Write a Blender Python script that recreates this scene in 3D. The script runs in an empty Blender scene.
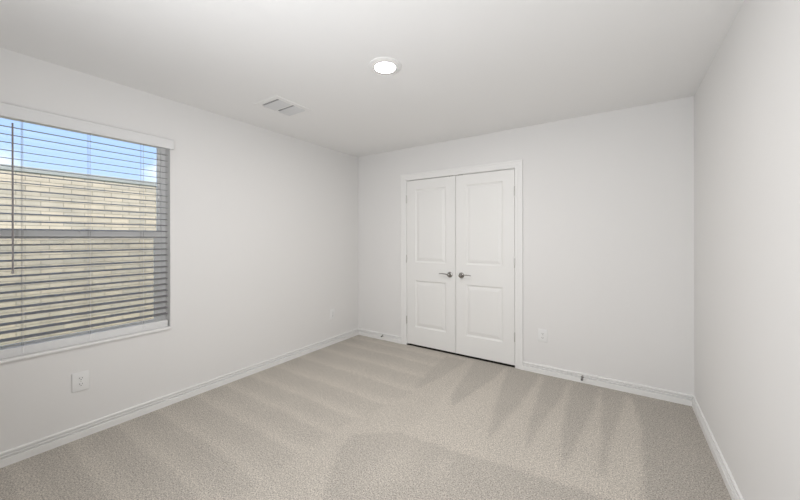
import bpy, bmesh, math, random
import numpy as np
from mathutils import Vector, Matrix
random.seed(4)
SC = bpy.context.scene
COL = SC.collection
R_ = math.radians

# ------------------------------------------------------------------ room size (metres)
XL, XR, YB, YF, H = -2.988, 0.488, 3.435, -0.60, 2.44
CAM_H = 1.328

# ------------------------------------------------------------------ camera
cam = bpy.data.cameras.new('camera')
cam.sensor_width = 36.0
cam.lens = 327.74 / 800 * 36
cam.shift_x = 0.0008
cam.shift_y = -(250 - 237.8) / 800
cam.clip_start = 0.02
cam_o = bpy.data.objects.new('camera', cam)
COL.objects.link(cam_o)
cam_o.matrix_world = (Matrix.Translation((0, 0, CAM_H)) @ Matrix.Rotation(R_(33.877), 4, 'Z')
                      @ Matrix.Rotation(R_(90), 4, 'X') @ Matrix.Rotation(-0.0016, 4, 'Z'))
SC.camera = cam_o

# ------------------------------------------------------------------ view
SC.view_settings.view_transform = 'Standard'
SC.view_settings.look = 'None'
SC.view_settings.exposure = 0.04
SC.view_settings.gamma = 1.0
SC.view_settings.use_curve_mapping = False

LAMP_STRENGTH = 400.0
FILL_W = 31.0
SKY_STRENGTH = 1.5
SUN_STRENGTH = 5.0

# ------------------------------------------------------------------ sky (blue with small white clouds)
world = bpy.data.worlds.new('sky')
SC.world = world
world.use_nodes = True
nt = world.node_tree
nt.nodes.clear()
N, L = nt.nodes.new, nt.links.new
out = N('ShaderNodeOutputWorld'); bg = N('ShaderNodeBackground')
L(bg.outputs[0], out.inputs[0]); bg.inputs[1].default_value = SKY_STRENGTH
tc = N('ShaderNodeTexCoord')
sep = N('ShaderNodeSeparateXYZ'); L(tc.outputs['Generated'], sep.inputs[0])
rmp = N('ShaderNodeValToRGB'); L(sep.outputs['Z'], rmp.inputs[0])
rmp.color_ramp.elements[0].position = 0.0;  rmp.color_ramp.elements[0].color = (0.62, 0.73, 0.92, 1)
rmp.color_ramp.elements[1].position = 0.55; rmp.color_ramp.elements[1].color = (0.22, 0.41, 0.86, 1)
e = rmp.color_ramp.elements.new(0.16); e.color = (0.44, 0.60, 0.93, 1)
noi = N('ShaderNodeTexNoise'); noi.inputs['Scale'].default_value = 9.0; noi.inputs['Detail'].default_value = 6
mp = N('ShaderNodeMapping'); mp.inputs['Scale'].default_value = (1, 1, 2.2)
L(tc.outputs['Generated'], mp.inputs[0]); L(mp.outputs[0], noi.inputs['Vector'])
prev = None
for d, r in (((-0.918, 0.363, 0.158), 0.085), ((-0.905, 0.352, 0.235), 0.06), ((-0.991, 0.085, 0.133), 0.06), ((-0.7, -0.6, 0.3), 0.3), ((-0.5, 0.7, 0.45), 0.3)):
    v = Vector(d).normalized()
    dist = N('ShaderNodeVectorMath'); dist.operation = 'DISTANCE'
    L(tc.outputs['Generated'], dist.inputs[0]); dist.inputs[1].default_value = v
    m = N('ShaderNodeMapRange'); m.inputs['From Min'].default_value = 0; m.inputs['From Max'].default_value = r * 1.5
    m.inputs['To Min'].default_value = 0.62; m.inputs['To Max'].default_value = -0.35
    L(dist.outputs['Value'], m.inputs['Value'])
    if prev is None: prev = m.outputs[0]
    else:
        mx = N('ShaderNodeMath'); mx.operation = 'MAXIMUM'; L(prev, mx.inputs[0]); L(m.outputs[0], mx.inputs[1]); prev = mx.outputs[0]
ad = N('ShaderNodeMath'); ad.operation = 'ADD'; L(prev, ad.inputs[0]); L(noi.outputs[0], ad.inputs[1])
cr = N('ShaderNodeMapRange'); cr.inputs['From Min'].default_value = 0.6; cr.inputs['From Max'].default_value = 0.95
L(ad.outputs[0], cr.inputs['Value'])
mix = N('ShaderNodeMix'); mix.data_type = 'RGBA'
L(cr.outputs[0], mix.inputs['Factor']); L(rmp.outputs[0], mix.inputs[6]); mix.inputs[7].default_value = (0.93, 0.95, 1.0, 1)
L(mix.outputs[2], bg.inputs[0])

# ------------------------------------------------------------------ sun: behind the house, on the brick wall outside
sun = bpy.data.lights.new('sun', 'SUN'); sun.energy = SUN_STRENGTH; sun.angle = R_(1.0); sun.color = (1.0, 0.95, 0.86)
sun_o = bpy.data.objects.new('sun', sun); COL.objects.link(sun_o)
sun_o.rotation_euler = Vector((-0.62, 0.30, -0.72)).to_track_quat('-Z', 'Y').to_euler()
sun_o.location = (4, -2, 6)

# ------------------------------------------------------------------ added soft fill light beside the camera, tilted up to brighten the ceiling
fl = bpy.data.lights.new('added_fill_light', 'AREA'); fl.shape = 'DISK'; fl.size = 0.40; fl.energy = FILL_W; fl.color = (0.945, 0.965, 1.0); fl.spread = R_(170)
fl_o = bpy.data.objects.new('added_fill_light', fl); COL.objects.link(fl_o)
fl_o.location = (-0.80, -0.36, 1.32); fl_o.rotation_euler = (1.94, 0, -0.02)

# ------------------------------------------------------------------ materials
def pbr(name, col, rough=0.6, metal=0.0, spec=0.5):
    m = bpy.data.materials.new(name); m.use_nodes = True
    b = m.node_tree.nodes['Principled BSDF']
    b.inputs['Base Color'].default_value = (*col, 1); b.inputs['Roughness'].default_value = rough
    b.inputs['Metallic'].default_value = metal; b.inputs['Specular IOR Level'].default_value = spec
    return m
def bumpy(m, scale, strength, dist=0.002, detail=3):
    t = m.node_tree; b = t.nodes['Principled BSDF']
    c = t.nodes.new('ShaderNodeTexCoord'); n = t.nodes.new('ShaderNodeTexNoise'); bp = t.nodes.new('ShaderNodeBump')
    n.inputs['Scale'].default_value = scale; n.inputs['Detail'].default_value = detail
    bp.inputs['Strength'].default_value = strength; bp.inputs['Distance'].default_value = dist
    t.links.new(c.outputs['Object'], n.inputs['Vector']); t.links.new(n.outputs[0], bp.inputs['Height'])
    t.links.new(bp.outputs[0], b.inputs['Normal'])
    return m
M = {}
M['wall'] = bumpy(pbr('wall_paint', (0.815, 0.806, 0.792), 0.75, spec=0.25), 90, 0.12)
M['ceiling'] = bumpy(pbr('ceiling_paint', (0.90, 0.895, 0.885), 0.85, spec=0.15), 70, 0.15)
M['trim'] = pbr('white_trim_paint', (0.87, 0.865, 0.85), 0.35, spec=0.4)
M['door'] = bumpy(pbr('white_door_paint', (0.85, 0.845, 0.825), 0.42, spec=0.4), 200, 0.05, 0.0005)
M['vinyl'] = pbr('white_vinyl', (0.90, 0.90, 0.89), 0.4)
M['plate'] = pbr('white_plastic', (0.85, 0.85, 0.84), 0.35)
M['slot'] = pbr('dark_slot', (0.05, 0.05, 0.05), 0.6)
M['slat'] = pbr('darkened_slat', (0.27, 0.265, 0.265), 0.45, spec=0.3)  # white slats painted grey so they read dark against the window
M['blindwhite'] = pbr('white_blind_rail', (0.77, 0.77, 0.765), 0.4)
M['cord'] = pbr('blind_cord', (0.42, 0.41, 0.40), 0.8)
M['wand'] = pbr('grey_wand_plastic', (0.30, 0.28, 0.28), 0.25)
M['nickel'] = pbr('satin_nickel', (0.36, 0.35, 0.33), 0.22, 1.0)
M['hinge'] = pbr('hinge_nickel', (0.62, 0.61, 0.58), 0.35, 1.0)
M['bronze'] = pbr('dark_metal', (0.16, 0.15, 0.14), 0.35, 0.9)
M['rubber'] = pbr('rubber_tip', (0.12, 0.12, 0.12), 0.7)
M['duct'] = pbr('duct_inside', (0.38, 0.38, 0.38), 0.8)
M['louver'] = pbr('white_register_metal', (0.72, 0.72, 0.72), 0.45)
M['concrete'] = bumpy(pbr('cap_stone', (0.42, 0.40, 0.35), 0.9), 40, 0.5, 0.01)

def mat_glass():
    m = bpy.data.materials.new('window_glass'); m.use_nodes = True; t = m.node_tree; t.nodes.clear()
    o = t.nodes.new('ShaderNodeOutputMaterial'); tr = t.nodes.new('ShaderNodeBsdfTransparent'); g = t.nodes.new('ShaderNodeBsdfGlossy')
    tr.inputs[0].default_value = (0.95, 0.97, 0.96, 1); g.inputs['Roughness'].default_value = 0.01
    f = t.nodes.new('ShaderNodeFresnel'); f.inputs[0].default_value = 1.45
    x = t.nodes.new('ShaderNodeMixShader')
    t.links.new(f.outputs[0], x.inputs[0]); t.links.new(tr.outputs[0], x.inputs[1]); t.links.new(g.outputs[0], x.inputs[2]); t.links.new(x.outputs[0], o.inputs[0])
    return m
M['strip'] = pbr('gap_shade_paint', (0.035, 0.03, 0.025), 0.9, spec=0.1)
M['glass'] = mat_glass()
def mat_screen():
    m = bpy.data.materials.new('insect_screen_mesh'); m.use_nodes = True; t = m.node_tree; t.nodes.clear()
    o = t.nodes.new('ShaderNodeOutputMaterial'); tr = t.nodes.new('ShaderNodeBsdfTransparent'); g = t.nodes.new('ShaderNodeBsdfDiffuse')
    g.inputs[0].default_value = (0.25, 0.25, 0.27, 1)
    x = t.nodes.new('ShaderNodeMixShader'); x.inputs[0].default_value = 0.16
    t.links.new(tr.outputs[0], x.inputs[1]); t.links.new(g.outputs[0], x.inputs[2]); t.links.new(x.outputs[0], o.inputs[0])
    return m
M['screen'] = mat_screen()
def mat_lens():
    m = bpy.data.materials.new('lit_lens'); m.use_nodes = True; b = m.node_tree.nodes['Principled BSDF']
    b.inputs['Base Color'].default_value = (0.9, 0.9, 0.88, 1)
    b.inputs['Emission Color'].default_value = (1.0, 0.965, 0.94, 1); b.inputs['Emission Strength'].default_value = LAMP_STRENGTH
    return m
M['lens'] = mat_lens()
def mat_carpet():
    m = bpy.data.materials.new('beige_grey_carpet'); m.use_nodes = True; t = m.node_tree; b = t.nodes['Principled BSDF']
    n = t.nodes.new; l = t.links.new
    c = n('ShaderNodeTexCoord')
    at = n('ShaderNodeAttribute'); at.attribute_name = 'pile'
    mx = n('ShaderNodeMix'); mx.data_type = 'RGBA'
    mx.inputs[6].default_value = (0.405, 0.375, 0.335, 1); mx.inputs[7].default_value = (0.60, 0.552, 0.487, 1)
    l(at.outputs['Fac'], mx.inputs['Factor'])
    # tuft speckle
    v = n('ShaderNodeTexNoise'); v.inputs['Scale'].default_value = 135; v.inputs['Detail'].default_value = 4; v.inputs['Roughness'].default_value = 0.7
    l(c.outputs['Object'], v.inputs['Vector'])
    r = n('ShaderNodeMapRange'); r.inputs['From Min'].default_value = 0.32; r.inputs['From Max'].default_value = 0.68
    r.inputs['To Min'].default_value = 0.38; r.inputs['To Max'].default_value = 1.62
    l(v.outputs[0], r.inputs['Value'])
    mu = n('ShaderNodeMix'); mu.data_type = 'RGBA'; mu.blend_type = 'MULTIPLY'; mu.inputs['Factor'].default_value = 1
    l(mx.outputs[2], mu.inputs[6]); l(r.outputs[0], mu.inputs[7])
    v2 = n('ShaderNodeTexNoise'); v2.inputs['Scale'].default_value = 38; v2.inputs['Detail'].default_value = 2
    l(c.outputs['Object'], v2.inputs['Vector'])
    r2 = n('ShaderNodeMapRange'); r2.inputs['To Min'].default_value = 0.84; r2.inputs['To Max'].default_value = 1.16
    l(v2.outputs[0], r2.inputs['Value'])
    mu2 = n('ShaderNodeMix'); mu2.data_type = 'RGBA'; mu2.blend_type = 'MULTIPLY'; mu2.inputs['Factor'].default_value = 1
    l(mu.outputs[2], mu2.inputs[6]); l(r2.outputs[0], mu2.inputs[7])
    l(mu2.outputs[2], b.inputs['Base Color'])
    bp = n('ShaderNodeBump'); bp.inputs['Strength'].default_value = 0.35; bp.inputs['Distance'].default_value = 0.003
    l(v.outputs[0], bp.inputs['Height']); l(bp.outputs[0], b.inputs['Normal'])
    b.inputs['Roughness'].default_value = 1.0; b.inputs['Specular IOR Level'].default_value = 0.05
    b.inputs['Sheen Weight'].default_value = 0.15
    return m
M['carpet'] = mat_carpet()
def mat_brick():
    m = bpy.data.materials.new('cream_brick'); m.use_nodes = True; t = m.node_tree; b = t.nodes['Principled BSDF']
    n = t.nodes.new; l = t.links.new
    c = n('ShaderNodeTexCoord'); s = n('ShaderNodeSeparateXYZ'); cb = n('ShaderNodeCombineXYZ')
    l(c.outputs['Object'], s.inputs[0]); l(s.outputs['Y'], cb.inputs['X']); l(s.outputs['Z'], cb.inputs['Y'])
    br = n('ShaderNodeTexBrick'); l(cb.outputs[0], br.inputs['Vector'])
    br.inputs['Scale'].default_value = 1.0; br.inputs['Brick Width'].default_value = 0.254; br.inputs['Row Height'].default_value = 0.076
    br.inputs['Mortar Size'].default_value = 0.006; br.inputs['Mortar Smooth'].default_value = 0.2; br.inputs['Bias'].default_value = 0.0
    br.offset = 0.37; br.offset_frequency = 2
    br.inputs['Color1'].default_value = (0.70, 0.56, 0.40, 1); br.inputs['Color2'].default_value = (0.54, 0.455, 0.345, 1)
    br.inputs['Mortar'].default_value = (0.38, 0.31, 0.23, 1)
    no = n('ShaderNodeTexNoise'); no.inputs['Scale'].default_value = 3.0; no.inputs['Detail'].default_value = 8
    l(c.outputs['Object'], no.inputs['Vector'])
    r = n('ShaderNodeMapRange'); r.inputs['From Min'].default_value = 0.3; r.inputs['From Max'].default_value = 0.7
    r.inputs['To Min'].default_value = 0.88; r.inputs['To Max'].default_value = 1.1; l(no.outputs[0], r.inputs['Value'])
    mu = n('ShaderNodeMix'); mu.data_type = 'RGBA'; mu.blend_type = 'MULTIPLY'; mu.inputs['Factor'].default_value = 1
    l(br.outputs['Color'], mu.inputs[6]); l(r.outputs[0], mu.inputs[7]); l(mu.outputs[2], b.inputs['Base Color'])
    b.inputs['Roughness'].default_value = 0.95
    bp = n('ShaderNodeBump'); bp.inputs['Strength'].default_value = 0.5; bp.inputs['Distance'].default_value = 0.006; bp.invert = True
    l(br.outputs['Fac'], bp.inputs['Height']); l(bp.outputs[0], b.inputs['Normal'])
    return m
M['brick'] = mat_brick()
def mat_ground():
    m = bumpy(pbr('side_yard_grass', (0.12, 0.17, 0.06), 0.95), 30, 0.8, 0.02); return m
M['grass'] = mat_ground()

# ------------------------------------------------------------------ mesh helpers
def box(bm, x0, x1, y0, y1, z0, z1, bev=0.0, seg=1):
    vs = [bm.verts.new((x, y, z)) for x in (x0, x1) for y in (y0, y1) for z in (z0, z1)]
    f = [(0, 1, 3, 2), (4, 6, 7, 5), (0, 4, 5, 1), (2, 3, 7, 6), (0, 2, 6, 4), (1, 5, 7, 3)]
    fs = [bm.faces.new([vs[i] for i in q]) for q in f]
    if bev:
        es = list({ed for g in fs for ed in g.edges})
        bmesh.ops.bevel(bm, geom=es, offset=bev, segments=seg, affect='EDGES', profile=0.5)
    return vs
def lathe(bm, prof, origin, axis, n=32, closed_ends=True):
    """prof: (radius, distance along axis)"""
    ax = Vector(axis).normalized(); u = ax.orthogonal().normalized(); w = ax.cross(u); o = Vector(origin)
    rings = []
    for r, d in prof:
        if r < 1e-6: rings.append([bm.verts.new(o + ax * d)])
        else: rings.append([bm.verts.new(o + ax * d + (u * math.cos(2 * math.pi * k / n) + w * math.sin(2 * math.pi * k / n)) * r) for k in range(n)])
    for a, b in zip(rings, rings[1:]):
        for k in range(n):
            j = (k + 1) % n
            if len(a) == 1 and len(b) == 1: continue
            if len(a) == 1: bm.faces.new((a[0], b[k], b[j]))
            elif len(b) == 1: bm.faces.new((a[k], b[0], a[j]))
            else: bm.faces.new((a[k], b[k], b[j], a[j]))
    bmesh.ops.recalc_face_normals(bm, faces=bm.faces)
def tube(bm, pts, radii, n=12, flat=1.0, up=(0, 0, 1)):
    pts = [Vector(q) for q in pts]
    rings = []
    for i, q in enumerate(pts):
        a = pts[max(0, i - 1)]; b = pts[min(len(pts) - 1, i + 1)]; d = (b - a).normalized()
        u = Vector(up) - d * d.dot(Vector(up)); u = u.normalized() if u.length > 1e-4 else d.orthogonal().normalized()
        w = d.cross(u); r = radii[i] if hasattr(radii, '__len__') else radii
        rings.append([bm.verts.new(q + (u * math.cos(2 * math.pi * k / n) * flat + w * math.sin(2 * math.pi * k / n)) * r) for k in range(n)])
    for a, b in zip(rings, rings[1:]):
        for k in range(n): bm.faces.new((a[k], a[(k + 1) % n], b[(k + 1) % n], b[k]))
    bm.faces.new(rings[0][::-1]); bm.faces.new(rings[-1])
    bmesh.ops.recalc_face_normals(bm, faces=bm.faces)
def extrude_profile(bm, prof, A, B, outv, endcap=True):
    """prof (out, z) closed polygon swept A->B on the floor line; outv = direction away from wall"""
    A = Vector(A); B = Vector(B); o = Vector(outv)
    a = [bm.verts.new(A + o * d + Vector((0, 0, z))) for d, z in prof]
    b = [bm.verts.new(B + o * d + Vector((0, 0, z))) for d, z in prof]
    k = len(prof)
    for i in range(k): bm.faces.new((a[i], a[(i + 1) % k], b[(i + 1) % k], b[i]))
    bm.faces.new(a[::-1]); bm.faces.new(b)
    bmesh.ops.recalc_face_normals(bm, faces=bm.faces)
def obj(name, bm, mat, parent=None, smooth=False):
    me = bpy.data.meshes.new(name); bm.to_mesh(me); bm.free()
    me.materials.append(M[mat])
    if smooth:
        for p in me.polygons: p.use_smooth = True
        me.set_sharp_from_angle(angle=R_(35))
    o = bpy.data.objects.new(name, me); COL.objects.link(o)
    if parent is not None:
        o.parent = parent
        o.matrix_parent_inverse = WORLD[parent.name].inverted() if parent.name in WORLD else Matrix()
    return o
WORLD = {}
def B(): return bmesh.new()
def thing(name, label, cat, loc=(0, 0, 0), group=None):
    o = bpy.data.objects.new(name, None); COL.objects.link(o); o.location = loc
    o['label'] = label; o['category'] = cat
    if group: o['group'] = group
    return o
def struct(name, bm, mat, label=None, smooth=False):
    o = obj(name, bm, mat, None, smooth); o['kind'] = 'structure'
    if label: o['label'] = label
    return o

# ------------------------------------------------------------------ floor with vacuum strokes in the pile
T = 0.14
YC = 4.12          # back of the closet
def floor():
    x0, x1, y0, y1 = XL - 0.02, XR + 0.02, YF - 0.02, YC + 0.02
    s = 0.0125
    nx = int((x1 - x0) / s) + 1; ny = int((y1 - y0) / s) + 1
    xs = np.linspace(x0, x1, nx); ys = np.linspace(y0, y1, ny)
    X, Y = np.meshgrid(xs, ys)
    rng = np.random.RandomState(3)
    def wob(a, amp, f, ph): return amp * np.sin(a * f + ph) + amp * .5 * np.sin(a * f * 2.3 + ph * 1.7)
    # strokes running out from the window wall (along x)
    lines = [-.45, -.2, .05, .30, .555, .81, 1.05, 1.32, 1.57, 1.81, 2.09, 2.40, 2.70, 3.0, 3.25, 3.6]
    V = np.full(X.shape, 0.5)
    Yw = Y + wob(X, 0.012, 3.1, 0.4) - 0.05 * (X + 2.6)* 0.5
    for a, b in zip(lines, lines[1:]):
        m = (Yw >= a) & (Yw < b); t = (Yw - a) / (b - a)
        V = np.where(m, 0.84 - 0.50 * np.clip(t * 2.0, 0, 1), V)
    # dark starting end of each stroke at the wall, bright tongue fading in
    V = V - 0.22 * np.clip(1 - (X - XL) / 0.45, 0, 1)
    V = V * 0.75 + 0.16
    def inside(poly):
        c = np.zeros(X.shape, bool); n = len(poly)
        for i in range(n):
            ax, ay = poly[i]; bx, by = poly[(i + 1) % n]
            if ay == by: continue
            k = ((ay > Y) != (by > Y)) & (X < (bx - ax) * (Y - ay) / (by - ay) + ax)
            c ^= k
        return c
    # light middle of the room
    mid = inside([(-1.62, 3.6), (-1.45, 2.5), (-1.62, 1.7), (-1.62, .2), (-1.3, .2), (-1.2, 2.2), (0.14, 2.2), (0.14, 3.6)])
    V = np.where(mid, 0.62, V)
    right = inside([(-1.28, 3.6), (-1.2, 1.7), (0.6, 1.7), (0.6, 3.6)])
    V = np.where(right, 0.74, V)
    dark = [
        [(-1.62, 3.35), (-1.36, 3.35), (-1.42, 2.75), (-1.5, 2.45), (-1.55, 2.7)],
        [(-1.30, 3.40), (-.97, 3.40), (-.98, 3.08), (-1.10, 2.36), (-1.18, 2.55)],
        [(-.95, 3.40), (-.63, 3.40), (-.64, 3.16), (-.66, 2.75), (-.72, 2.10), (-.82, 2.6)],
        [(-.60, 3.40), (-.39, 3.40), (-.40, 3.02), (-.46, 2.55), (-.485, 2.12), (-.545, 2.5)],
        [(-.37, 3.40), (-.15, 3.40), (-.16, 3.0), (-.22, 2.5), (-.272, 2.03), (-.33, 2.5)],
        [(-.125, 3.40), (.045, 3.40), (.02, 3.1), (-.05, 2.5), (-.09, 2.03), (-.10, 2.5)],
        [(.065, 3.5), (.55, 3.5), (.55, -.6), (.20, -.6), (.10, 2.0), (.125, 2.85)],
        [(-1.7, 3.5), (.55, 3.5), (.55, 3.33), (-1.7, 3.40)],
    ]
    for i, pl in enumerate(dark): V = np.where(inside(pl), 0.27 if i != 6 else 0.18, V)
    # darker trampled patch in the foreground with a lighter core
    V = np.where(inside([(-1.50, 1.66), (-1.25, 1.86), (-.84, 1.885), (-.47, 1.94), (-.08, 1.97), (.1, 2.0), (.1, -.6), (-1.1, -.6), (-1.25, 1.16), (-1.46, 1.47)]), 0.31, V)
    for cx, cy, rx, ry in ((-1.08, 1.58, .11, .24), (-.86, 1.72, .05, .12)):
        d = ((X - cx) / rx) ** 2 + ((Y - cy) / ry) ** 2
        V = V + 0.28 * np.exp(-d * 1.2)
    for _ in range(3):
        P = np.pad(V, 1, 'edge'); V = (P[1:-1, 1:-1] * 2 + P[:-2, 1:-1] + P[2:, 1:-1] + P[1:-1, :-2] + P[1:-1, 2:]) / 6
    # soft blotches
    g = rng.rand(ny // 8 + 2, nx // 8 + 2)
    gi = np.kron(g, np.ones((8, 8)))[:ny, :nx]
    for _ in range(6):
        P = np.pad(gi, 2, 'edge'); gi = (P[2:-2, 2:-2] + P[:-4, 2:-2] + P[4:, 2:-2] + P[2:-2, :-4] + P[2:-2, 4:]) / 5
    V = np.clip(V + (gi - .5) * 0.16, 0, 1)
    verts = np.stack([X.ravel(), Y.ravel(), np.zeros(X.size)], 1)
    idx = np.arange(nx * ny).reshape(ny, nx)
    faces = np.stack([idx[:-1, :-1].ravel(), idx[:-1, 1:].ravel(), idx[1:, 1:].ravel(), idx[1:, :-1].ravel()], 1)
    me = bpy.data.meshes.new('floor'); me.from_pydata(verts.tolist(), [], faces.tolist())
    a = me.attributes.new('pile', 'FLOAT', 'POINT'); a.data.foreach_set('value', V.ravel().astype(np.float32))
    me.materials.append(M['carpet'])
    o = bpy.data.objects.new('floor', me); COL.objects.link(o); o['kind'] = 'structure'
    o['label'] = 'beige grey carpet marked by vacuum strokes'
floor()
b = B(); box(b, XL - T, XR + T, YF - T, YC + T, -0.16, -0.012); struct('floor_slab', b, 'concrete')

# ------------------------------------------------------------------ ceiling and walls
b = B(); box(b, XL - T, XR + T, YF - T, YC + T, H, H + 0.14); struct('ceiling', b, 'ceiling', 'smooth white ceiling')
WY0, WY1, WZ0, WZ1 = 0.190, 1.157, 0.606, 2.108     # window opening in the left wall
b = B()
box(b, XL - T, XL, YF - T, WY0, -0.01, H + .01); box(b, XL - T, XL, WY1, YB, -0.01, H + .01)
box(b, XL - T, XL, WY0, WY1, -0.01, WZ0); box(b, XL - T, XL, WY0, WY1, WZ1, H + .01)
box(b, XL - T, XL, YB, YC + T, -0.01, H + .01)
struct('wall_left', b, 'wall', 'off-white wall with the window')
b = B(); box(b, XR, XR + T, YF - T, YC + T, -0.01, H + .01); struct('wall_right', b, 'wall', 'plain off-white wall on the right')
b = B(); box(b, XL, XR, YF - T, YF, -0.01, H + .01); struct('wall_front', b, 'wall')
DX0, DX1, DZ = -2.197, -0.887, 2.036
TB = 0.115
b = B()
box(b, XL, DX0 - 0.02, YB, YB + TB, -0.01, H + .01); box(b, DX1 + 0.02, XR, YB, YB + TB, -0.01, H + .01)
box(b, DX0 - 0.02, DX1 + 0.02, YB, YB + TB, DZ + 0.02, H + .01)
struct('wall_back', b, 'wall', 'off-white wall with the closet doors')
b = B(); box(b, XL, XR, YC, YC + T, -0.01, H + .01); struct('wall_closet', b, 'wall')

# ------------------------------------------------------------------ baseboards
BP = [(0, 0.0), (.018, 0.0), (.018, .041), (.0165, .0435), (.0045, .0440), (.0045, .0530), (.0135, .0540), (.0145, .0600), (.0130, .0615), (.0015, .0620),
      (.0015, .0700), (.0100, .0710), (.0105, .0785), (.008, .0825), (.002, .084), (0, .084)]
def base(name, A, Bp, outv):
    b = B(); extrude_profile(b, BP, A, Bp, outv); return struct(name, b, 'trim', 'white stepped baseboard')
base('baseboard_left', (XL, YF, 0), (XL, YB, 0), (1, 0, 0))
base('baseboard_right', (XR, YF, 0), (XR, YB, 0), (-1, 0, 0))
base('baseboard_back', (XL, YB, 0), (DX0 - .080, YB, 0), (0, -1, 0))
base('baseboard_back', (DX1 + .080, YB, 0), (XR, YB, 0), (0, -1, 0))
base('baseboard_front', (XL, YF, 0), (XR, YF, 0), (0, 1, 0))

# ------------------------------------------------------------------ closet door casing and jamb
def casing():
    # profile across the width w (0 = opening side), outward d
    prof = [(0.0, 0.0), (0.0, 0.009), (0.003, 0.011), (0.020, 0.012), (0.024, 0.0105), (0.028, 0.0135), (0.048, 0.0150), (0.052, 0.0135), (0.055, 0.0175), (0.070, 0.0185), (0.0755, 0.016), (0.0755, 0.0)]
    b = B()
    x0, x1, zt = DX0 - 0.0045, DX1 + 0.0045, DZ + 0.0045
    def ring(f): return [b.verts.new(f(w, d)) for w, d in prof]
    rs = [ring(lambda w, d: (x0 - w, YB - d, 0)), ring(lambda w, d: (x0 - w, YB - d, zt + w)),
          ring(lambda w, d: (x1 + w, YB - d, zt + w)), ring(lambda w, d: (x1 + w, YB - d, 0))]
    k = len(prof)
    for a, c in zip(rs, rs[1:]):
        for i in range(k): b.faces.new((a[i], a[(i + 1) % k], c[(i + 1) % k], c[i]))
    b.faces.new(rs[0]); b.faces.new(rs[-1][::-1])
    bmesh.ops.recalc_face_normals(b, faces=b.faces)
    struct('trim_1', b, 'trim', 'white moulded casing around the closet doors')
    b = B()
    box(b, DX0 - 0.02, DX0, YB, YB + TB, 0, DZ + 0.02); box(b, DX1, DX1 + 0.02, YB, YB + TB, 0, DZ + 0.02)
    box(b, DX0, DX1, YB, YB + TB, DZ, DZ + 0.02)
    box(b, DX0, DX0 + .012, YB + .04, YB + .075, 0, DZ); box(b, DX1 - .012, DX1, YB + .04, YB + .075, 0, DZ); box(b, DX0 + .012, DX1 - .012, YB + .04, YB + .075, DZ - .012, DZ)
    struct('trim_2', b, 'trim', 'white jamb inside the closet doorway')
casing()

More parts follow.
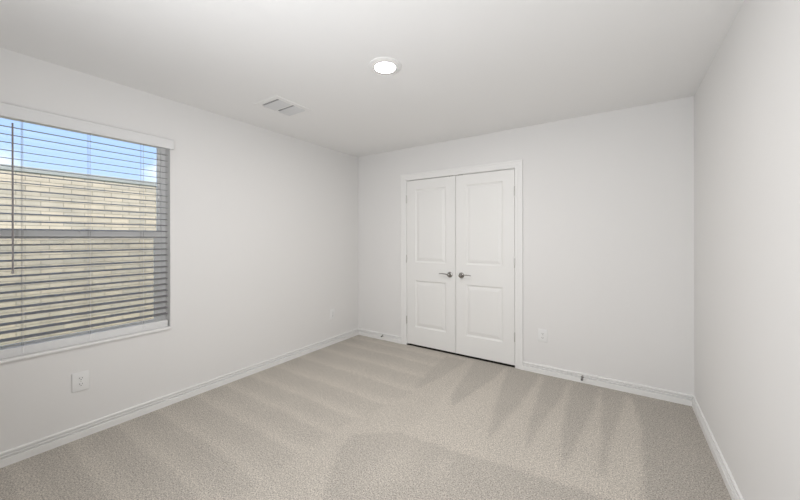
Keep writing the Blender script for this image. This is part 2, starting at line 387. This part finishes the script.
# ------------------------------------------------------------------ closet doors
b = B(); box(b, DX0 + .0005, DX1 - .0005, YB + .001, YB + .075, -.002, .0025); struct('door_gap_shade', b, 'strip', 'added dark strip painting the shade under the closet doors')  # added strip; its dark colour stands in for shade in the door gap
def door(name, x0, x1, hinge_left, label):
    z0, z1 = 0.022, 2.030
    y0, y1 = YB + 0.001, YB + 0.036
    ST = 0.118
    panels = [(x0 + ST, x1 - ST, 0.236, 0.808), (x0 + ST, x1 - ST, 1.028, 1.918)]
    b = B()
    # front face with two holes as a grid
    gx = [x0, x0 + ST, x1 - ST, x1]; gz = [z0, .236, .808, 1.028, 1.918, z1]
    V = [[b.verts.new((x, y0, z)) for z in gz] for x in gx]
    for i in range(3):
        for j in range(5):
            if i == 1 and j in (1, 3): continue
            b.faces.new((V[i][j], V[i + 1][j], V[i + 1][j + 1], V[i][j + 1]))
    # moulded panel: (inset, depth)
    steps = [(0.0, 0.0), (0.004, 0.0035), (0.012, 0.0085), (0.017, 0.0105), (0.024, 0.0105), (0.030, 0.008), (0.050, 0.0035), (0.054, 0.0025)]
    for j in (1, 3):
        prev = [V[1][j], V[2][j], V[2][j + 1], V[1][j + 1]]
        for ins, dep in steps[1:]:
            xa, xb, za, zb = x0 + ST + ins, x1 - ST - ins, gz[j] + ins, gz[j + 1] - ins
            cur = [b.verts.new(q) for q in ((xa, y0 + dep, za), (xb, y0 + dep, za), (xb, y0 + dep, zb), (xa, y0 + dep, zb))]
            for k in range(4): b.faces.new((prev[k], prev[(k + 1) % 4], cur[(k + 1) % 4], cur[k]))
            prev = cur
        b.faces.new(prev)
    # sides and back
    bk = [b.verts.new(q) for q in ((x0, y1, z0), (x1, y1, z0), (x1, y1, z1), (x0, y1, z1))]
    b.faces.new(bk[::-1])
    b.faces.new([V[i][0] for i in range(3, -1, -1)] + [bk[0], bk[1]])
    b.faces.new([V[i][5] for i in range(4)] + [bk[2], bk[3]])
    b.faces.new([V[0][j] for j in range(6)] + [bk[3], bk[0]])
    b.faces.new([V[3][j] for j in range(5, -1, -1)] + [bk[1], bk[2]])
    bmesh.ops.recalc_face_normals(b, faces=b.faces)
    d = struct(name, b, 'door', label)
    # hinges
    hx = x0 - 0.0015 if hinge_left else x1 + 0.0015
    for hz in (0.312, 1.069, 1.806):
        b = B()
        lathe(b, [(0, -.047), (.004, -.047), (.0052, -.044), (.0052, .044), (.004, .047), (0, .047)], (hx, YB - 0.0045, hz), (0, 0, 1), 14)
        lathe(b, [(0, -.051), (.003, -.050), (.0035, -.047), (0, -.046)], (hx, YB - 0.0045, hz), (0, 0, 1), 10)
        box(b, hx - .0012, hx + .0012, YB - .004, YB + .030, hz - .044, hz + .044)
        h = obj('hinge', b, 'hinge', d, True)
    # ball catch strike on the top edge near the meeting stile
    cx = (x1 - 0.055) if hinge_left else (x0 + 0.055)
    b = B(); box(b, cx - .028, cx + .028, YB + .002, YB + .034, z1 - .001, z1 + .003, .0006); c = obj('ball_catch', b, 'bronze', d); c['label'] = 'dark metal catch plate'
    # lever handle
    kx = (x1 - 0.068) if hinge_left else (x0 + 0.068)
    s = -1 if hinge_left else 1
    b = B()
    lathe(b, [(0, 0), (.032, 0), (.0325, .004), (.031, .008), (.024, .011), (.0135, .013), (.0115, .018), (.0115, .034), (.0145, .038), (.0165, .045), (.0155, .052), (.009, .056), (0, .057)], (kx, y0, .906), (0, -1, 0), 36)
    hd = obj('door_handle', b, 'nickel', d, True)
    b = B()
    yv = y0 - .047
    tube(b, [(kx + s * .006, yv, .907), (kx + s * .025, yv, .912), (kx + s * .05, yv - .002, .916), (kx + s * .08, yv - .001, .917), (kx + s * .105, yv + .003, .915), (kx + s * .118, yv + .010, .912), (kx + s * .121, yv + .014, .911)],
         [.0085, .0080, .0072, .0068, .0066, .006, .004], 14, 0.75)
    lv = obj('lever', b, 'nickel', hd, True)
    return d
door('door_1', DX0 + .003, -1.5418, True, 'left closet door, white with two moulded panels')
door('door_2', -1.5368, DX1 - .003, False, 'right closet door, white with two moulded panels')

# ------------------------------------------------------------------ window
XF = XL - 0.086          # face of the vinyl frame
def rect_frame(b, x0, x1, y0, y1, z0, z1, wy, wzb, wzt, bev=.0015):
    box(b, x0, x1, y0, y0 + wy, z0, z1, bev); box(b, x0, x1, y1 - wy, y1, z0, z1, bev)
    box(b, x0, x1, y0 + wy, y1 - wy, z0, z0 + wzb, bev); box(b, x0, x1, y0 + wy, y1 - wy, z1 - wzt, z1, bev)
b = B(); rect_frame(b, XL - T - .01, XF, WY0, WY1, WZ0, WZ1, .030, .030, .030); win = struct('window_1', b, 'vinyl', 'white vinyl single-hung window')
b = B(); rect_frame(b, XF - .045, XF - .022, WY0 + .030, WY1 - .030, 1.345, WZ1 - .03, .018, .035, .018); us = obj('upper_sash', b, 'vinyl', win)
b = B(); box(b, XF - .036, XF - .032, WY0 + .044, WY1 - .044, 1.375, WZ1 - .045); obj('pane', b, 'glass', us)
b = B(); rect_frame(b, XF - .021, XF + .002, WY0 + .032, WY1 - .032, WZ0 + .03, 1.387, .044, .045, .060); ls = obj('lower_sash', b, 'vinyl', win)
b = B(); box(b, XF - .012, XF - .008, WY0 + .070, WY1 - .070, WZ0 + .070, 1.332); obj('pane', b, 'glass', ls)
b = B(); box(b, XF + .002, XF + .016, .64, .70, 1.368, 1.387, .002); box(b, XF + .004, XF + .012, .655, .70, 1.387, 1.394, .002); obj('sash_lock', b, 'vinyl', ls)
b = B(); box(b, XF - .0535, XF - .052, WY0 + .034, WY1 - .034, WZ0 + .034, 1.36); obj('insect_screen', b, 'screen', win)
b = B(); box(b, XF + .0005, XL + .0005, WY0 + .0005, WY1 - .0005, WZ0, WZ0 + .014); box(b, XL + .0005, XL + .016, WY0 - .001, WY1 + .001, WZ0 - .003, WZ0 + .014, .003, 2)
obj('window_sill', b, 'trim', win)

# ------------------------------------------------------------------ venetian blind
XS = XL - 0.043
BY0, BY1 = WY0 + .010, WY1 - .010
blind = thing('window_blind', 'horizontal slat window blind lowered over the window, slats open, white valance on top', 'blind', (XS, (BY0 + BY1) / 2, WZ0 + .02))
bpy.context.view_layer.update()
WORLD[blind.name] = Matrix.Translation(blind.location)
def slat_mesh(zc, tilt=R_(9)):
    b = B(); n = 6; w = .050; th = .0028; crown = .0022
    top, bot = [], []
    for i in range(n + 1):
        t = i / n * 2 - 1; u = t * w / 2; zz = crown * (1 - t * t)
        for lst, dz in ((top, th / 2), (bot, -th / 2)):
            uu, vv = u, zz + dz * (0.6 if abs(t) == 1 else 1)
            # room side edge (positive x) tips down
            X = XS + uu * math.cos(tilt) + vv * math.sin(tilt); Z = zc - uu * math.sin(tilt) + vv * math.cos(tilt)
            lst.append((b.verts.new((X, BY0, Z)), b.verts.new((X, BY1, Z))))
    loop = top + bot[::-1]; k = len(loop)
    for i in range(k):
        a, c = loop[i], loop[(i + 1) % k]; b.faces.new((a[0], a[1], c[1], c[0]))
    b.faces.new([q[0] for q in loop]); b.faces.new([q[1] for q in loop][::-1])
    bmesh.ops.recalc_face_normals(b, faces=b.faces)
    return b
for k in range(28):
    obj('slat', slat_mesh(0.723 + 0.0471 * k), 'slat', blind, True)
b = B(); box(b, XS - .025, XS + .025, BY0, BY1, .6205, .674, .004, 2); obj('bottom_rail', b, 'blindwhite', blind, True)
b = B(); box(b, XS - .028, XS + .026, BY0, BY1, 2.052, 2.104, .002); obj('head_rail', b, 'blindwhite', blind)
b = B()
# valance: moulded board with returns to the wall
vp = [(0, 2.038), (.010, 2.038), (.012, 2.041), (.012, 2.050), (.010, 2.053), (.010, 2.103), (.012, 2.106), (.012, 2.114), (.009, 2.117), (0, 2.117)]
extrude_profile(b, vp, (XL + .012, WY0 - .020, 0), (XL + .012, WY1 + .020, 0), (1, 0, 0))
box(b, XL + .0005, XL + .012, WY0 - .020, WY0 - .008, 2.038, 2.117); box(b, XL + .0005, XL + .012, WY1 + .008, WY1 + .020, 2.038, 2.117)
v = obj('valance', b, 'blindwhite', blind)
for yc in (.378, .683, .985):
    for sx, dy in ((-.0245, .0), (.0245, .0)):
        b = B(); tube(b, [(XS + sx, yc + dy, .672), (XS + sx, yc + dy, 2.052)], .0012, 6, up=(1, 0, 0)); obj('ladder_cord', b, 'cord', blind)
    b = B(); tube(b, [(XS + .0262, yc, .634), (XS + .0262, yc, .673)], .0045, 8, up=(1, 0, 0)); t = obj('cord_button', b, 'plate', blind); t['label'] = 'white cord end on bottom rail'
b = B()
tube(b, [(XS + .034, .337, 1.13), (XS + .034, .337, 1.16), (XS + .034, .3365, 2.015)], [.0048, .0048, .0045], 6, up=(1, 0, 0))
lathe(b, [(0, 0), (.0058, 0), (.0062, .004), (.0058, .014), (.0045, .018)], (XS + .034, .337, 1.118), (0, 0, 1), 12)
w = obj('tilt_wand', b, 'wand', blind, True); w['label'] = 'grey plastic tilt wand'

# ------------------------------------------------------------------ outlets
def outlet(label, center, normal, w=.087, h=.127):
    """built about the origin facing +Y' then turned"""
    n = Vector(normal); side = Vector((0, 0, 1)).cross(n)
    t = thing('wall_outlet', label, 'outlet', center, None)
    Mx = Matrix((side, n, Vector((0, 0, 1)))).transposed().to_4x4(); Mx.translation = Vector(center)
    Mi = Matrix.Translation(Vector(center))
    def ob(nm, b, mat, par, smooth=False):
        b.transform(Mi.inverted() @ Mx); 
        o = obj(nm, b, mat, par, smooth); return o
    b = B(); box(b, -w / 2, w / 2, 0.0004, .0062, -h / 2, h / 2, .003, 3); p = ob('cover_plate', b, 'plate', t, True)
    for s in (-1, 1):
        b = B()
        # rounded receptacle face
        pts = []
        for k in range(24):
            a = 2 * math.pi * k / 24; x = max(-.0145, min(.0145, .0172 * math.cos(a))); z = .0172 * math.sin(a) * .83
            pts.append((x, z))
        f = [b.verts.new((x, .0060, z + s * .0195)) for x, z in pts]; g = [b.verts.new((x * .96, .0082, z * .96 + s * .0195)) for x, z in pts]
        for k in range(24): b.faces.new((f[k], f[(k + 1) % 24], g[(k + 1) % 24], g[k]))
        b.faces.new(g)
        bmesh.ops.recalc_face_normals(b, faces=b.faces)
        r = ob('receptacle', b, 'plate', t)
        b = B()
        box(b, -.0080, -.0056, .0078, .0086, s * .0195 - .001, s * .0195 + .0075)
        box(b, .0052, .0078, .0078, .0086, s * .0195 - .0005, s * .0195 + .0065)
        lathe(b, [(0, 0), (.0026, 0), (.0026, .0008), (0, .0008)], (0, .0078, s * .0195 - .0072), (0, 1, 0), 10)
        q = ob('slot', b, 'slot', r); q['label'] = 'dark plug slots'
    b = B(); lathe(b, [(0, .006), (.0032, .006), (.0028, .0072), (0, .0074)], (0, 0, 0), (0, 1, 0), 12); ob('screw', b, 'hinge', t)
    return t
outlet('white duplex outlet on the left wall just below the window', (XL, .630, .375), (1, 0, 0))
outlet('white duplex outlet low on the left wall near the far corner', (XL, 2.935, .376), (1, 0, 0))
outlet('white duplex outlet on the back wall right of the closet doors', (-.622, YB, .372), (0, -1, 0))

# ------------------------------------------------------------------ door stops
def stop(label, x, z=.052, ln=.050):
    t = thing('door_stop', label, 'door stop', (x, YB - .0145, z), None)
    def ob(nm, b, mat, label=None):
        b.transform(Matrix.Translation(-Vector((x, YB - .0145, z)))); o = obj(nm, b, mat, t, True)
        if label: o['label'] = label
    y = YB - .0085
    b = B(); lathe(b, [(0, 0), (.0125, 0), (.0125, .002), (.009, .006), (.006, .008), (0, .008)], (x, y, z), (0, -1, 0), 18); ob('base', b, 'nickel')
    b = B(); pts = []
    for k in range(0, 145):
        a = k / 12 * 2 * math.pi; pts.append((x + .0052 * math.cos(a), y - .007 - k / 144 * ln, z + .0052 * math.sin(a) - .004 * (k / 144) ** 2))
    tube(b, pts, .0011, 5, up=(0.01, 1, 0.02)); ob('spring', b, 'nickel')
    b = B(); lathe(b, [(0, 0), (.0078, 0), (.0088, .004), (.0085, .011), (.005, .015), (0, .015)], (x, y - .007 - ln, z - .004), (0, -1, 0), 16); ob('tip', b, 'rubber', 'dark rubber tip')
stop('metal spring door stop on the baseboard right of the closet', -.283)
stop('short metal door stop on the baseboard left of the closet', -2.562, .054, .016)

# ------------------------------------------------------------------ ceiling light
LX, LY = -1.258, 1.713
t = thing('recessed_ceiling_light', 'round lit recessed ceiling light with white trim', 'ceiling light', (LX, LY, H))
def ob(nm, b, mat, par, smooth=True):
    b.transform(Matrix.Translation(-Vector((LX, LY, H)))); return obj(nm, b, mat, par, smooth)
b = B(); lathe(b, [(.108, -0.001), (.1075, .0035), (.100, .0060), (.078, .0110), (.0685, .0120), (.0650, .0110), (.0645, .004)], (LX, LY, H), (0, 0, -1), 64); ob('trim_ring', b, 'trim', t)
b = B(); lathe(b, [(.0644, .0085), (.060, .0105), (.042, .0120), (0, .0130)], (LX, LY, H), (0, 0, -1), 64); ob('light_lens', b, 'lens', t)

# ------------------------------------------------------------------ ceiling air vent
VX0, VX1, VY0, VY1 = -2.510, -2.215, 1.580, 1.950
VC = ((VX0 + VX1) / 2, (VY0 + VY1) / 2, H)
t = thing('ceiling_air_vent', 'square white air vent in the ceiling with louvers', 'vent', VC)
def ob(nm, b, mat, par, smooth=False):
    b.transform(Matrix.Translation(-Vector(VC))); return obj(nm, b, mat, par, smooth)
ix0, ix1 = VX0 + .042, VX1 - .042
secs = [(VY0 + .045, 1.755), (1.772, VY1 - .045)]
b = B()
# sloped face frame
def quadframe(o, i, zo, zi):
    (ox0, ox1, oy0, oy1), (jx0, jx1, jy0, jy1) = o, i
    O = [b.verts.new(q) for q in ((ox0, oy0, zo), (ox1, oy0, zo), (ox1, oy1, zo), (ox0, oy1, zo))]
    I = [b.verts.new(q) for q in ((jx0, jy0, zi), (jx1, jy0, zi), (jx1, jy1, zi), (jx0, jy1, zi))]
    for k in range(4): b.faces.new((O[k], O[(k + 1) % 4], I[(k + 1) % 4], I[k]))
quadframe((VX0, VX1, VY0, VY1), (VX0 + .003, VX1 - .003, VY0 + .003, VY1 - .003), H - .0005, H - .005)
quadframe((VX0 + .003, VX1 - .003, VY0 + .003, VY1 - .003), (ix0, ix1, secs[0][0], secs[1][1]), H - .005, H - .006)
quadframe((ix0, ix1, secs[0][0], secs[1][1]), (ix0, ix1, secs[0][0], secs[1][1]), H - .006, H - .0005)
box(b, ix0, ix1, 1.755, 1.772, H - .006, H - .001)
ob('vent_frame', b, 'trim', t)
b = B(); box(b, ix0 - .002, ix1 + .002, secs[0][0] - .002, secs[1][1] + .002, H - .0015, H - .0005); q = ob('vent_opening', b, 'duct', t); q['label'] = 'dark opening behind louvers'
for (a, c) in secs:
    b = B(); n = 13
    for k in range(n):
        xc = ix0 + (k + .5) * (ix1 - ix0) / n
        vs = [b.verts.new(q) for q in ((xc + .0058, a + .020, H - .0022), (xc + .0050, a + .020, H - .0022), (xc - .0078, a + .020, H - .0125), (xc - .0070, a + .020, H - .0125),
                                       (xc + .0058, c, H - .0022), (xc + .0050, c, H - .0022), (xc - .0078, c, H - .0125), (xc - .0070, c, H - .0125))]
        for f in ((0, 1, 2, 3), (4, 7, 6, 5), (0, 4, 5, 1), (1, 5, 6, 2), (2, 6, 7, 3), (3, 7, 4, 0)): b.faces.new([vs[i] for i in f])
    bmesh.ops.recalc_face_normals(b, faces=b.faces)
    ob('louvers', b, 'louver', t)

# ------------------------------------------------------------------ outside
b = B(); box(b, -16, XL - T - .02, -14, 18, -.60, -.45); struct('ground', b, 'grass', 'side yard ground outside the window')
BW = thing('brick_wall', 'cream brick wall standing outside the window', 'wall', (-7.6, 3, -.45))
def ob(nm, b, mat):
    b.transform(Matrix.Translation(-Vector((-7.6, 3, -.45)))); return obj(nm, b, mat, BW)
b = B(); box(b, -7.72, -7.5, -8, 14, -.45, 2.335); ob('brickwork', b, 'brick')
b = B(); box(b, -7.74, -7.48, -8.02, 14.02, 2.335, 2.42, .006); ob('coping', b, 'concrete')
